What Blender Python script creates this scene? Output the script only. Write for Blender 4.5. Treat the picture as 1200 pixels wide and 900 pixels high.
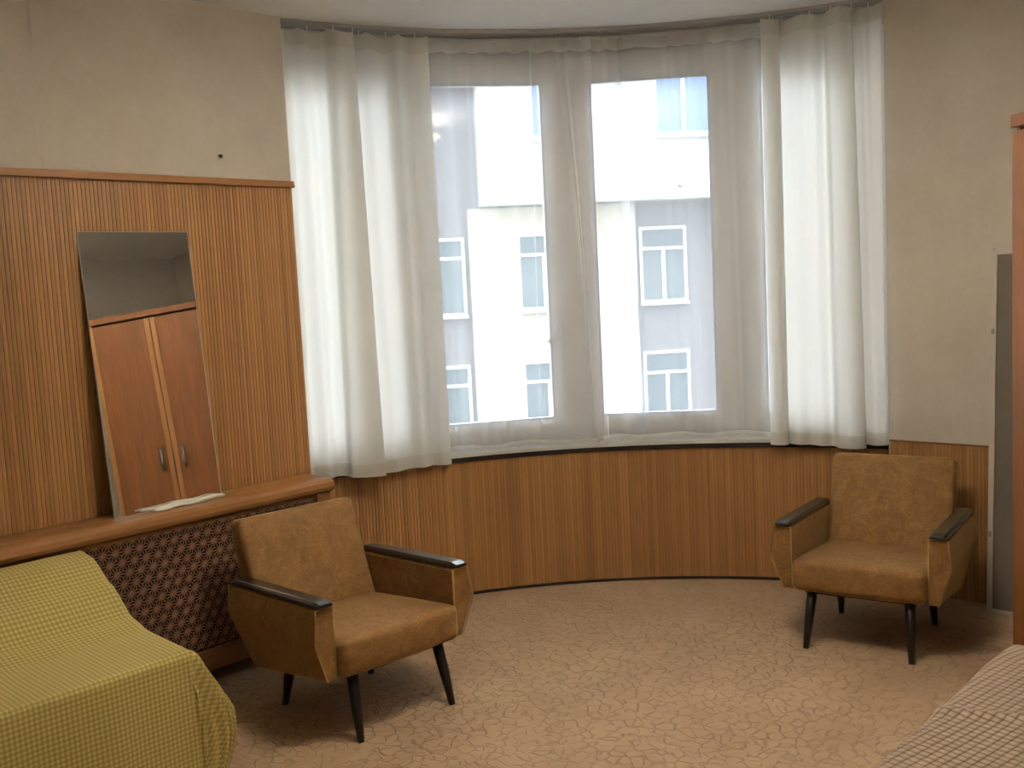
import bpy, bmesh, math, random
from math import sin, cos, pi, radians, sqrt, atan2, degrees, exp
from mathutils import Vector, Matrix

for o in list(bpy.data.objects):
    bpy.data.objects.remove(o)
S = bpy.context.scene
COL = S.collection
random.seed(7)

# ------------------------------------------------------------------ camera
F_PX, PITCH, ROLL, YAW = 1200.0, radians(5.598), radians(-2.837), radians(42.475)
cam_d = bpy.data.cameras.new('camera')
cam = bpy.data.objects.new('camera', cam_d)
COL.objects.link(cam)
cam_d.sensor_fit = 'HORIZONTAL'
cam_d.sensor_width = 36.0
cam_d.lens = 36.0 * F_PX / 1200.0
cam_d.clip_start, cam_d.clip_end = 0.05, 300
fw = Vector((0, cos(PITCH), -sin(PITCH)))
rt = Vector((1, 0, 0))
up = rt.cross(fw)
r2 = cos(ROLL) * rt + sin(ROLL) * up
u2 = -sin(ROLL) * rt + cos(ROLL) * up
M = Matrix((r2, u2, -fw)).transposed().to_4x4()
cam.matrix_world = Matrix.Translation((0, 0, 1.6)) @ Matrix.Rotation(YAW, 4, 'Z') @ M
S.camera = cam

# ------------------------------------------------------------------ sky
w = bpy.data.worlds.new('overcast_sky')
S.world = w
w.use_nodes = True
nt = w.node_tree
nt.nodes.clear()
out = nt.nodes.new('ShaderNodeOutputWorld')
bg = nt.nodes.new('ShaderNodeBackground')
tc = nt.nodes.new('ShaderNodeTexCoord')
sp = nt.nodes.new('ShaderNodeSeparateXYZ')
rp = nt.nodes.new('ShaderNodeValToRGB')
rp.color_ramp.elements[0].position = 0.0
rp.color_ramp.elements[0].color = (0.307, 0.327, 0.357, 1)
rp.color_ramp.elements[1].position = 1.0
rp.color_ramp.elements[1].color = (0.92, 0.98, 1.07, 1)
nt.links.new(tc.outputs['Generated'], sp.inputs[0])
nt.links.new(sp.outputs['Z'], rp.inputs[0])
nt.links.new(rp.outputs[0], bg.inputs[0])
nt.links.new(bg.outputs[0], out.inputs[0])
bg.inputs[1].default_value = 3.4

vs = S.view_settings
S.display_settings.display_device = 'sRGB'
vs.view_transform = 'Standard'
vs.look = 'None'
vs.gamma = 1.0
vs.use_curve_mapping = False
vs.exposure = 2.0
LAMP = 8.0
BULB = 500.0


# ------------------------------------------------------------------ material helpers
def lin(r, g, b):
    f = lambda c: c / 12.92 if c <= 0.04045 else ((c + 0.055) / 1.055) ** 2.4
    return (f(r / 255), f(g / 255), f(b / 255), 1)


class Mat:
    def __init__(s, name):
        s.m = bpy.data.materials.new(name)
        s.m.use_nodes = True
        s.t = s.m.node_tree
        s.b = s.t.nodes['Principled BSDF']
        s.out = s.t.nodes['Material Output']

    def n(s, typ, **kw):
        nd = s.t.nodes.new(typ)
        for k, v in kw.items():
            setattr(nd, k, v)
        return nd

    def l(s, a, b):
        s.t.links.new(a, b)

    def inp(s, k, v):
        s.b.inputs[k].default_value = v

    def math(s, op, a, b=None, c=None):
        nd = s.n('ShaderNodeMath', operation=op)
        for i, x in enumerate((a, b, c)):
            if x is None:
                continue
            if isinstance(x, (int, float)):
                nd.inputs[i].default_value = x
            else:
                s.l(x, nd.inputs[i])
        return nd.outputs[0]

    def coord(s, kind='Object', scale=(1, 1, 1), rot=(0, 0, 0)):
        t = s.n('ShaderNodeTexCoord')
        mp = s.n('ShaderNodeMapping')
        mp.inputs['Scale'].default_value = scale
        mp.inputs['Rotation'].default_value = rot
        s.l(t.outputs[kind], mp.inputs[0])
        return mp.outputs[0]

    def noise(s, vec, scale=5, detail=3, rough=0.55, dist=0.0):
        nd = s.n('ShaderNodeTexNoise')
        nd.inputs['Scale'].default_value = scale
        nd.inputs['Detail'].default_value = detail
        nd.inputs['Roughness'].default_value = rough
        nd.inputs['Distortion'].default_value = dist
        s.l(vec, nd.inputs['Vector'])
        return nd.outputs['Fac']

    def ramp(s, fac, stops):
        r = s.n('ShaderNodeValToRGB')
        e = r.color_ramp.elements
        while len(e) < len(stops):
            e.new(0.5)
        for el, (p, c) in zip(e, stops):
            el.position = p
            el.color = c
        s.l(fac, r.inputs[0])
        return r.outputs[0]

    def mix(s, fac, a, b, typ='MIX'):
        nd = s.n('ShaderNodeMix', data_type='RGBA', blend_type=typ)
        for sock, x in ((nd.inputs[0], fac), (nd.inputs[6], a), (nd.inputs[7], b)):
            if isinstance(x, (int, float, tuple)):
                sock.default_value = x
            else:
                s.l(x, sock)
        return nd.outputs[2]

    def base(s, x):
        if isinstance(x, tuple):
            s.b.inputs['Base Color'].default_value = x
        else:
            s.l(x, s.b.inputs['Base Color'])

    def bump(s, h, strength=0.3, dist=0.01):
        nd = s.n('ShaderNodeBump')
        nd.inputs['Strength'].default_value = strength
        nd.inputs['Distance'].default_value = dist
        s.l(h, nd.inputs['Height'])
        s.l(nd.outputs[0], s.b.inputs['Normal'])


def plain(name, col, rough=0.6, metal=0.0, var=0.08, vscale=12, bump=0.0):
    m = Mat(name)
    v = m.coord()
    nz = m.noise(v, vscale, 3)
    c2 = tuple(x * (1 - var) for x in col[:3]) + (1,)
    c3 = tuple(min(1, x * (1 + var)) for x in col[:3]) + (1,)
    m.base(m.ramp(nz, [(0.3, c2), (0.7, c3)]))
    m.inp('Roughness', rough)
    m.inp('Metallic', metal)
    if bump:
        m.bump(m.noise(v, vscale * 6, 2), bump, 0.004)
    return m.m


def wood(name, c_lo, c_hi, axis='Y', rough=0.4, scale=1.0):
    m = Mat(name)
    sc = {'X': (0.8, 14, 14), 'Y': (14, 0.8, 14), 'Z': (14, 14, 0.8)}[axis]
    v = m.coord('Object', tuple(x * scale for x in sc))
    a = m.noise(v, 2.2, 5, 0.62, 0.6)
    m.base(m.ramp(a, [(0.28, c_lo), (0.72, c_hi)]))
    m.inp('Roughness', rough)
    m.bump(a, 0.06, 0.004)
    return m.m


def mat_carpet():
    m = Mat('carpet')
    v = m.coord('Object', (1, 1, 1))
    # warp the cells so that the carved lines wander
    nz = m.n('ShaderNodeTexNoise')
    nz.inputs['Scale'].default_value = 7
    nz.inputs['Detail'].default_value = 2
    m.l(v, nz.inputs['Vector'])
    add = m.n('ShaderNodeVectorMath', operation='MULTIPLY_ADD')
    m.l(nz.outputs['Color'], add.inputs[0])
    add.inputs[1].default_value = (0.07, 0.07, 0.0)
    m.l(v, add.inputs[2])
    vo = m.n('ShaderNodeTexVoronoi', feature='DISTANCE_TO_EDGE')
    vo.inputs['Scale'].default_value = 21
    m.l(add.outputs[0], vo.inputs['Vector'])
    line = m.n('ShaderNodeMapRange')
    line.inputs['From Min'].default_value = 0.0
    line.inputs['From Max'].default_value = 0.085
    m.l(vo.outputs['Distance'], line.inputs['Value'])
    gate = m.n('ShaderNodeMapRange')
    gate.inputs['From Min'].default_value = 0.38
    gate.inputs['From Max'].default_value = 0.5
    m.l(m.noise(v, 21, 1), gate.inputs['Value'])
    carved = m.math('MULTIPLY', m.math('SUBTRACT', 1.0, line.outputs[0]), gate.outputs[0])
    pile = m.noise(v, 260, 2, 0.7)
    big = m.noise(v, 2.4, 4, 0.6)
    c = m.ramp(big, [(0.3, lin(168, 138, 104)), (0.7, lin(186, 156, 120))])
    c = m.mix(m.math('MULTIPLY', pile, 0.35), c, lin(150, 116, 84), 'MIX')
    c = m.mix(m.math('MULTIPLY', carved, 0.26), c, lin(98, 70, 46))
    m.base(c)
    m.inp('Roughness', 0.95)
    m.inp('Sheen Weight', 0.15)
    h = m.math('SUBTRACT', m.math('MULTIPLY', pile, 0.25), carved)
    m.bump(h, 0.6, 0.008)
    return m.m


def mat_wallpaper():
    m = Mat('wallpaper')
    v = m.coord()
    a = m.noise(v, 3.2, 5, 0.65)
    b = m.noise(v, 40, 3, 0.6)
    c = m.ramp(a, [(0.3, lin(204, 195, 180)), (0.7, lin(217, 209, 195))])
    c = m.mix(m.math('MULTIPLY', b, 0.25), c, lin(170, 156, 134))
    m.base(c)
    m.inp('Roughness', 0.85)
    m.bump(b, 0.25, 0.004)
    return m.m


SLAT = 0.0165


def mat_bamboo():
    m = Mat('bamboo_slats')
    t = m.n('ShaderNodeTexCoord')
    sx = m.n('ShaderNodeSeparateXYZ')
    m.l(t.outputs['UV'], sx.inputs[0])
    idx = m.math('FLOOR', m.math('DIVIDE', sx.outputs[0], SLAT))
    wn = m.n('ShaderNodeTexWhiteNoise', noise_dimensions='1D')
    m.l(idx, wn.inputs['W'])
    mp = m.n('ShaderNodeMapping')
    mp.inputs['Scale'].default_value = (160, 5, 1)
    m.l(t.outputs['UV'], mp.inputs[0])
    g = m.noise(mp.outputs[0], 1.0, 4, 0.65)
    mp2 = m.n('ShaderNodeMapping')
    mp2.inputs['Scale'].default_value = (3.2, 0.7, 1)
    m.l(t.outputs['UV'], mp2.inputs[0])
    big = m.noise(mp2.outputs[0], 1.0, 2, 0.5)
    k = m.math('ADD', m.math('MULTIPLY', wn.outputs['Value'], 0.34), m.math('MULTIPLY', g, 0.42))
    k = m.math('ADD', k, m.math('MULTIPLY', big, 0.3))
    c = m.ramp(k, [(0.22, lin(146, 104, 62)), (0.52, lin(172, 125, 76)), (0.85, lin(192, 147, 96))])
    fr = m.math('FRACT', m.math('DIVIDE', sx.outputs[0], SLAT))
    dist = m.math('ABSOLUTE', m.math('SUBTRACT', fr, 0.5))
    gr = m.n('ShaderNodeMapRange')
    gr.inputs['From Min'].default_value = 0.40
    gr.inputs['From Max'].default_value = 0.5
    m.l(dist, gr.inputs['Value'])
    c = m.mix(m.math('MULTIPLY', gr.outputs[0], 0.36), c, lin(78, 46, 22))
    m.base(c)
    m.inp('Roughness', 0.42)
    m.bump(g, 0.08, 0.002)
    return m.m


def mat_velour():
    m = Mat('velour')
    v = m.coord()
    a = m.noise(v, 20, 5, 0.75, 0.8)
    b = m.noise(m.coord('Object', (90, 90, 260)), 1.0, 2, 0.7)
    k = m.math('ADD', m.math('MULTIPLY', a, 0.6), m.math('MULTIPLY', b, 0.4))
    m.base(m.ramp(k, [(0.3, lin(104, 72, 34)), (0.52, lin(138, 99, 50)), (0.75, lin(172, 132, 78))]))
    m.inp('Roughness', 0.8)
    m.inp('Sheen Weight', 1.0)
    m.inp('Sheen Roughness', 0.28)
    m.inp('Sheen Tint', lin(235, 200, 140))
    m.bump(b, 0.25, 0.002)
    return m.m


def mat_gingham():
    m = Mat('gingham_cotton')
    t = m.n('ShaderNodeTexCoord')
    sx = m.n('ShaderNodeSeparateXYZ')
    m.l(t.outputs['UV'], sx.inputs[0])
    st = []
    for i in (0, 1):
        f = m.math('FRACT', m.math('DIVIDE', sx.outputs[i], 0.0150))
        mr = m.n('ShaderNodeMapRange')
        mr.interpolation_type = 'SMOOTHSTEP'
        mr.inputs['From Min'].default_value = 0.17
        mr.inputs['From Max'].default_value = 0.33
        m.l(m.math('ABSOLUTE', m.math('SUBTRACT', f, 0.5)), mr.inputs['Value'])
        st.append(mr.outputs[0])
    k = m.math('MULTIPLY', m.math('ADD', st[0], st[1]), 0.5)
    c = m.ramp(k, [(0.0, lin(160, 140, 68)), (0.5, lin(182, 163, 88)), (1.0, lin(206, 190, 122))])
    m.base(c)
    m.inp('Roughness', 0.85)
    m.inp('Sheen Weight', 0.1)
    wv = m.noise(m.coord('UV', (500, 500, 1)), 1.0, 1)
    m.bump(wv, 0.15, 0.002)
    return m.m


def mat_quilt():
    m = Mat('quilted_cotton')
    t = m.n('ShaderNodeTexCoord')
    mp = m.n('ShaderNodeMapping')
    mp.inputs['Rotation'].default_value = (0, 0, radians(10))
    m.l(t.outputs['UV'], mp.inputs[0])
    sx = m.n('ShaderNodeSeparateXYZ')
    m.l(mp.outputs[0], sx.inputs[0])
    hs = []
    for i in (0, 1):
        f = m.math('FRACT', m.math('DIVIDE', sx.outputs[i], 0.0225))
        hs.append(m.math('SINE', m.math('MULTIPLY', f, pi)))
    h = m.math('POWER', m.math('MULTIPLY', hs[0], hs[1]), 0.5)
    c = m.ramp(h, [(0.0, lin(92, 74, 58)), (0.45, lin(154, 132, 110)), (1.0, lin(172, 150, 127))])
    m.base(c)
    m.inp('Roughness', 0.9)
    m.bump(h, 0.7, 0.008)
    return m.m


def mat_cloth(name, col, transl, transp=0.0, weave=0.0):
    m = Mat(name)
    t = m.t
    t.nodes.remove(m.b)
    d = m.n('ShaderNodeBsdfDiffuse')
    d.inputs[0].default_value = col
    tr = m.n('ShaderNodeBsdfTranslucent')
    tr.inputs[0].default_value = col
    mx = m.n('ShaderNodeMixShader')
    mx.inputs[0].default_value = transl
    m.l(d.outputs[0], mx.inputs[1])
    m.l(tr.outputs[0], mx.inputs[2])
    res = mx.outputs[0]
    if transp > 0:
        tp = m.n('ShaderNodeBsdfTransparent')
        m2 = m.n('ShaderNodeMixShader')
        # threads: less see-through where the mesh is seen at a slant
        lw = m.n('ShaderNodeLayerWeight')
        lw.inputs['Blend'].default_value = 0.35
        k = m.math('MULTIPLY', transp, m.math('SUBTRACT', 1.0, m.math('MULTIPLY', lw.outputs['Facing'], 0.75)))
        m.l(k, m2.inputs[0])
        m.l(res, m2.inputs[1])
        m.l(tp.outputs[0], m2.inputs[2])
        res = m2.outputs[0]
    m.l(res, m.out.inputs['Surface'])
    return m.m


def mat_pane(name):
    m = Mat(name)
    m.t.nodes.remove(m.b)
    tp = m.n('ShaderNodeBsdfTransparent')
    tp.inputs[0].default_value = (0.95, 0.97, 0.96, 1)
    gl = m.n('ShaderNodeBsdfGlossy')
    gl.inputs['Roughness'].default_value = 0.01
    fr = m.n('ShaderNodeFresnel')
    fr.inputs[0].default_value = 1.45
    mx = m.n('ShaderNodeMixShader')
    m.l(fr.outputs[0], mx.inputs[0])
    m.l(tp.outputs[0], mx.inputs[1])
    m.l(gl.outputs[0], mx.inputs[2])
    m.l(mx.outputs[0], m.out.inputs['Surface'])
    return m.m


def mat_simple(name, col, rough, metal=0.0, coat=0.0, spec=0.5):
    m = Mat(name)
    v = m.coord()
    nz = m.noise(v, 20, 3)
    m.base(m.ramp(nz, [(0.2, tuple(x * 0.93 for x in col[:3]) + (1,)), (0.8, col)]))
    m.inp('Roughness', rough)
    m.inp('Metallic', metal)
    m.inp('Coat Weight', coat)
    m.inp('Coat Roughness', 0.12)
    m.inp('Specular IOR Level', spec)
    return m.m


MT = dict(
    carpet=mat_carpet(), wallpaper=mat_wallpaper(), bamboo=mat_bamboo(), velour=mat_velour(),
    gingham=mat_gingham(), quilt=mat_quilt(),
    ceiling=plain('ceiling_paint', lin(230, 228, 222), 0.9, var=0.02, vscale=4),
    whitewall=plain('white_plaster', lin(214, 212, 206), 0.85, var=0.02),
    pvc=mat_simple('white_pvc', lin(240, 241, 242), 0.35),
    sill=mat_simple('sill_plastic', lin(216, 216, 212), 0.4),
    dark=mat_simple('dark_rubber', lin(60, 62, 66), 0.6),
    curtain=mat_cloth('curtain_cotton', (0.85, 0.84, 0.80, 1), 0.48),
    curtain2=mat_cloth('curtain_hem', (0.78, 0.76, 0.70, 1), 0.36),
    sheer=mat_cloth('sheer_voile', (0.93, 0.96, 1.0, 1), 0.85, 0.70, 0.04),
    sheerhem=mat_cloth('sheer_tape', (0.80, 0.80, 0.79, 1), 0.42, 0.30, 0.10),
    pane=mat_pane('window_glass'),
    mirror=mat_simple('mirror_silver', (0.86, 0.87, 0.86, 1), 0.0, 1.0),
    mirroredge=mat_simple('mirror_edge', lin(190, 196, 190), 0.15),
    shelf=wood('shelf_wood', lin(142, 96, 50), lin(168, 118, 66), 'Y', 0.35),
    rail=wood('rail_wood', lin(146, 98, 52), lin(172, 122, 70), 'Y', 0.4),
    trimwood=wood('trim_wood', lin(122, 82, 46), lin(146, 102, 60), 'Y', 0.45),
    screen=plain('pressed_board', lin(142, 102, 76), 0.65, var=0.06),
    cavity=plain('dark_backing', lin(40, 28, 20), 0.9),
    wardrobe=wood('wardrobe_veneer', lin(122, 74, 36), lin(148, 92, 46), 'Z', 0.6),
    wardrobe_trim=wood('wardrobe_trim', lin(164, 112, 66), lin(184, 132, 84), 'Z', 0.35),
    gap=plain('shadow_gap', lin(40, 24, 14), 0.9),
    steel=mat_simple('brushed_steel', lin(170, 168, 165), 0.3, 1.0),
    blackwood=mat_simple('black_lacquer', lin(34, 26, 22), 0.28, 0.0, 0.4),
    leg=mat_simple('leg_black', lin(22, 17, 15), 0.4, 0.0, 0.2),
    rim_light_piping=plain('rim_light_cord', lin(176, 134, 78), 0.7),  # pale tone stands in for rim light on the arm edges
    underseat=plain('underseat_wood', lin(74, 46, 26), 0.6),
    mesh=plain('screen_mesh', lin(118, 108, 94), 0.8, var=0.05),
    whiteframe=mat_simple('white_aluminium', lin(206, 198, 184), 0.4),
    whitecloth=plain('white_cotton', lin(226, 220, 206), 0.9, var=0.03, bump=0.3),
    shadegrey=mat_simple('track_shade_grey', lin(158, 153, 146), 0.5),  # shade on the white track painted in as grey; reused for screen clips
    iron=mat_simple('nail_iron', lin(50, 46, 40), 0.5, 0.6),
    cream=plain('cream_render', lin(196, 188, 168), 0.9, var=0.05, vscale=1.5, bump=0.2),
    ivory=plain('ivory_render', lin(204, 202, 192), 0.9, var=0.04, vscale=1.2, bump=0.2),
    grey=plain('grey_roughcast', lin(122, 118, 119), 0.95, var=0.14, vscale=9, bump=0.6),
    extframe=mat_simple('exterior_frame', lin(232, 234, 236), 0.5),
    extglass=mat_simple('exterior_glass', lin(96, 108, 112), 0.08),
    extglass_blue=mat_simple('exterior_glass_blue', lin(128, 150, 182), 0.08),
    asphalt=plain('asphalt', lin(110, 110, 108), 0.95),
    roof=plain('roof_felt', lin(90, 88, 86), 0.9),
)


# ------------------------------------------------------------------ mesh helpers
def tag(o, label=None, cat=None, group=None, kind=None):
    if label:
        o['label'] = label
    if cat:
        o['category'] = cat
    if group:
        o['group'] = group
    if kind:
        o['kind'] = kind
    return o


def empty(name, loc=(0, 0, 0), rz=0.0):
    o = bpy.data.objects.new(name, None)
    o.empty_display_size = 0.1
    o.location = loc
    o.rotation_euler = (0, 0, rz)
    COL.objects.link(o)
    return o


def mk(name, verts, faces, mat, parent=None, uv=None, smooth=False, wn=False):
    me = bpy.data.meshes.new(name)
    me.from_pydata([tuple(v) for v in verts], [], faces)
    if uv is not None:
        lay = me.uv_layers.new(name='UVMap')
        for lp in me.loops:
            lay.data[lp.index].uv = uv[lp.vertex_index]
    me.materials.append(MT[mat] if isinstance(mat, str) else mat)
    if smooth:
        me.polygons.foreach_set('use_smooth', [True] * len(me.polygons))
    me.update()
    o = bpy.data.objects.new(name, me)
    COL.objects.link(o)
    if parent:
        o.parent = parent
    if wn:
        md = o.modifiers.new('wn', 'WEIGHTED_NORMAL')
        md.weight = 80
    return o


class MB:
    """collects plain solids that make up ONE part"""

    def __init__(s):
        s.v, s.f = [], []

    def add(s, vs, fs):
        k = len(s.v)
        s.v += [tuple(v) for v in vs]
        s.f += [tuple(i + k for i in f) for f in fs]
        return s

    def hexa(s, c):
        """8 corners: bottom 4 (ccw from above) then top 4"""
        return s.add(c, [(3, 2, 1, 0), (4, 5, 6, 7), (0, 1, 5, 4), (1, 2, 6, 5), (2, 3, 7, 6), (3, 0, 4, 7)])

    def box(s, x0, x1, y0, y1, z0, z1):
        return s.hexa([(x0, y0, z0), (x1, y0, z0), (x1, y1, z0), (x0, y1, z0),
                       (x0, y0, z1), (x1, y0, z1), (x1, y1, z1), (x0, y1, z1)])

    def tube(s, pts, r, n=6, cap=True):
        pts = [Vector(p) for p in pts]
        rr = r if isinstance(r, (list, tuple)) else [r] * len(pts)
        rings = []
        for i, p in enumerate(pts):
            d = (pts[min(i + 1, len(pts) - 1)] - pts[max(i - 1, 0)]).normalized()
            a = Vector((0, 0, 1)) if abs(d.z) < 0.9 else Vector((1, 0, 0))
            x = d.cross(a).normalized()
            y = d.cross(x).normalized()
            rings.append([p + rr[i] * (cos(2 * pi * k / n) * x + sin(2 * pi * k / n) * y) for k in range(n)])
        vs = [q for rg in rings for q in rg]
        fs = []
        for i in range(len(pts) - 1):
            for k in range(n):
                a, b = i * n + k, i * n + (k + 1) % n
                fs.append((a, b, b + n, a + n))
        if cap:
            fs.append(tuple(range(n))[::-1])
            fs.append(tuple(range((len(pts) - 1) * n, len(pts) * n)))
        return s.add(vs, fs)

    def build(s, name, mat, parent=None, bevel=0.0, seg=2, smooth=False, uv=None, fix=True, sub=0):
        bm = bmesh.new()
        me = bpy.data.meshes.new(name)
        me.from_pydata(s.v, [], s.f)
        bm.from_mesh(me)
        if fix:
            bmesh.ops.recalc_face_normals(bm, faces=bm.faces)
        if bevel > 0:
            bmesh.ops.bevel(bm, geom=list(bm.edges), offset=bevel, segments=seg, profile=0.5, affect='EDGES', clamp_overlap=True)
        if bevel > 0 or smooth:
            for f in bm.faces:
                f.smooth = True
        bm.to_mesh(me)
        bm.free()
        me.materials.append(MT[mat])
        o = bpy.data.objects.new(name, me)
        COL.objects.link(o)
        if parent:
            o.parent = parent
        if bevel > 0:
            md = o.modifiers.new('wn', 'WEIGHTED_NORMAL')
            md.weight = 80
        return o


def copy_tree(o, parent=None):
    c = o.copy()
    COL.objects.link(c)
    c.parent = parent
    for ch in [x for x in bpy.data.objects if x.parent == o]:
        copy_tree(ch, c)
    return c


def grid_faces(nu, nv):
    return [(i * nv + j, (i + 1) * nv + j, (i + 1) * nv + j + 1, i * nv + j + 1) for i in range(nu - 1) for j in range(nv - 1)]


# ------------------------------------------------------------------ room geometry
XL = -3.94          # left wall face
YC = 2.87           # where the left wall ends
YR = 4.90           # right wall face
XR0 = -2.0          # where the right wall begins
XO = 0.635           # opposite wall
YB = -1.60          # back wall
ZC = 2.85           # ceiling
ZS = 0.74           # sill
CX, CY, RB = -1.388, 2.274, 2.707


def arc(a, r, z=0.0):
    a = radians(a)
    return Vector((CX + r * cos(a), CY + r * sin(a), z))


A_L, A_R = 167.3, 103.1


def struct(name, mb, mat, **k):
    o = mb.build(name, mat, **k)
    o['kind'] = 'structure'
    return o


# floor and ceiling follow the rounded corner
def plan_outline(r):
    p = [(XO + 0.2, YB - 0.2), (XO + 0.2, YR + 0.2), (XR0 + 0.1, YR + 0.2)]
    for i in range(25):
        a = 100 + (170 - 100) * i / 24
        q = arc(a, r)
        p.append((q.x, q.y))
    p += [(XL - 0.3, YC - 0.1), (XL - 0.3, YB - 0.2)]
    return p


def slab(name, outline, z0, z1, mat):
    n = len(outline)
    vs = [(x, y, z0) for x, y in outline] + [(x, y, z1) for x, y in outline]
    fs = [tuple(range(n))[::-1], tuple(range(n, 2 * n))] + [(i, (i + 1) % n, (i + 1) % n + n, i + n) for i in range(n)]
    return struct(name, MB().add(vs, fs), mat)


slab('floor', plan_outline(3.0), -0.2, 0.0, 'carpet')
slab('ceiling', plan_outline(3.05), ZC, ZC + 0.2, 'ceiling')

wall_left = struct('wall_left', MB().box(XL - 0.12, XL, YB - 0.2, YC, 0, ZC).box(XL - 0.36, XL - 0.12, YB - 0.2, 2.68, 0, ZC), 'wallpaper')
wall_right = struct('wall_right', MB().box(XR0, XO + 0.2, YR, YR + 0.25, 0, ZC), 'wallpaper')
struct('wall_opposite', MB().box(XO, XO + 0.2, YB - 0.2, YR, 0, ZC), 'wallpaper')
struct('wall_back', MB().box(XL, XO, YB - 0.2, YB, 0, ZC), 'wallpaper')


def arc_block(a0, a1, ri, ro, z0, z1, n=40):
    vs, fs = [], []
    for i in range(n + 1):
        a = a0 + (a1 - a0) * i / n
        vs += [arc(a, ri, z0), arc(a, ro, z0), arc(a, ro, z1), arc(a, ri, z1)]
    for i in range(n):
        k, m = i * 4, i * 4 + 4
        for j in range(4):
            fs.append((k + j, k + (j + 1) % 4, m + (j + 1) % 4, m + j))
    fs += [(0, 1, 2, 3), tuple(n * 4 + j for j in (3, 2, 1, 0))]
    return MB().add(vs, fs)


wall_bay = struct('wall_bay', arc_block(102.4, 171.4, RB + 0.008, 3.0, 0, 0.70), 'trimwood')
struct('trim_1', arc_block(102.6, 171.4, 2.78, 3.0, 2.765, ZC), 'whitewall')        # lintel over the windows
struct('trim_2', arc_block(102.6, 167.4, RB - 0.004, 2.95, 0.722, ZS), 'sill')         # window board
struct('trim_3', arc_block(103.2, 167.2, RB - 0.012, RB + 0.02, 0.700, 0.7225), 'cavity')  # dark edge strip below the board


struct('dado_foot_strip', arc_block(103.4, 167.0, RB - 0.009, RB + 0.006, 0.0, 0.014), 'cavity')  # thin dark strip along the foot of the bay dado


# slatted bamboo sheets: every slat is a shallow convex strip
def slat_sheet(name, pos, L, z0, z1, parent, u0=0.0, depth=0.0035):
    """pos(u, d) -> Vector at distance u along the wall, d proud of it"""
    prof = [(0.0, 0.15), (0.10, 0.85), (0.5, 1.0), (0.90, 0.85)]
    vs, uv = [], []
    n = int(round(L / SLAT))
    for i in range(n):
        for fr, h in prof:
            u = (i + fr) * SLAT
            for z in (z0, z1):
                p = pos(u, h * depth)
                vs.append((p.x, p.y, z))
                uv.append((u0 + u + 1e-4, z))
    u = n * SLAT
    for z in (z0, z1):
        p = pos(u, 0.15 * depth)
        vs.append((p.x, p.y, z))
        uv.append((u0 + u, z))
    m = len(vs) // 2
    fs = [(2 * i, 2 * i + 2, 2 * i + 3, 2 * i + 1) for i in range(m - 1)]
    o = mk(name, vs, fs, 'bamboo', parent, uv)
    return tag(o, kind='stuff')


# left wall: sheets from corner towards the back, joints between sheets
y = YC - 0.002
k = 0
while y > YB + 0.05:
    Lw = min(54 * SLAT, y - YB)
    ya = y
    slat_sheet('bamboo_panel', lambda u, d, ya=ya: Vector((XL + d, ya - u, 0)), Lw, 0.0, 2.088, wall_left, u0=k * 3.0 * SLAT * 40)
    y -= Lw + 0.0006
    k += 1
# bay dado
ang = A_L - 0.2
dstep = degrees(1.0 / RB)
k = 0
while ang > A_R + 0.5:
    Lw = min(52 * SLAT, (ang - A_R) / dstep)
    a0 = ang
    slat_sheet('bamboo_panel', lambda u, d, a0=a0: arc(a0 - u * dstep, RB - d), Lw, 0.0, 0.715, wall_bay, u0=20 + k * 2.0)
    ang -= (Lw + 0.0006) * dstep
    k += 1
# right wall dado
x = XR0 + 0.005
k = 0
while x < XO - 0.05:
    Lw = min(52 * SLAT, XO - x)
    x0 = x
    slat_sheet('bamboo_panel', lambda u, d, x0=x0: Vector((x0 + u, YR - d, 0)), Lw, 0.0, 0.742, wall_right, u0=40 + k * 2.0)
    x += Lw + 0.0006
    k += 1
tag(MB().box(XR0 + 0.004, XO, YR - 0.006, YR, 0.742, 0.750).build('dado_cap', 'trimwood', wall_right))
# wallpaper seams as slight laps
for ys in (2.27, 1.20):
    MB().box(XL, XL + 0.0012, ys - 0.53, ys, 2.12, ZC - 0.002).build('wallpaper_strip', 'wallpaper', wall_left)
for xs in (-1.69, -0.63):
    MB().box(xs, xs + 0.53, YR - 0.0012, YR, 0.752, ZC - 0.002).build('wallpaper_strip', 'wallpaper', wall_right)

# top rail of the panelling
struct('trim_4', MB().hexa([(XL, YB, 2.086), (XL + 0.022, YB, 2.086), (XL + 0.022, YC + 0.006, 2.086), (XL, YC + 0.006, 2.086),
                           (XL, YB, 2.116), (XL + 0.014, YB, 2.116), (XL + 0.014, YC + 0.006, 2.116), (XL, YC + 0.006, 2.116)]),
       'rail', bevel=0.003)

# ------------------------------------------------------------------ windows in the bay
RC = 2.87


def ring(x0, x1, z0, z1, wd, y0, y1):
    """rectangular frame of bar width wd, depth y0..y1"""
    b = MB()
    b.box(x0, x0 + wd, y0, y1, z0, z1)
    b.box(x1 - wd, x1, y0, y1, z0, z1)
    b.box(x0 + wd, x1 - wd, y0, y1, z0, z0 + wd)
    b.box(x0 + wd, x1 - wd, y0, y1, z1 - wd, z1)
    return b


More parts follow.
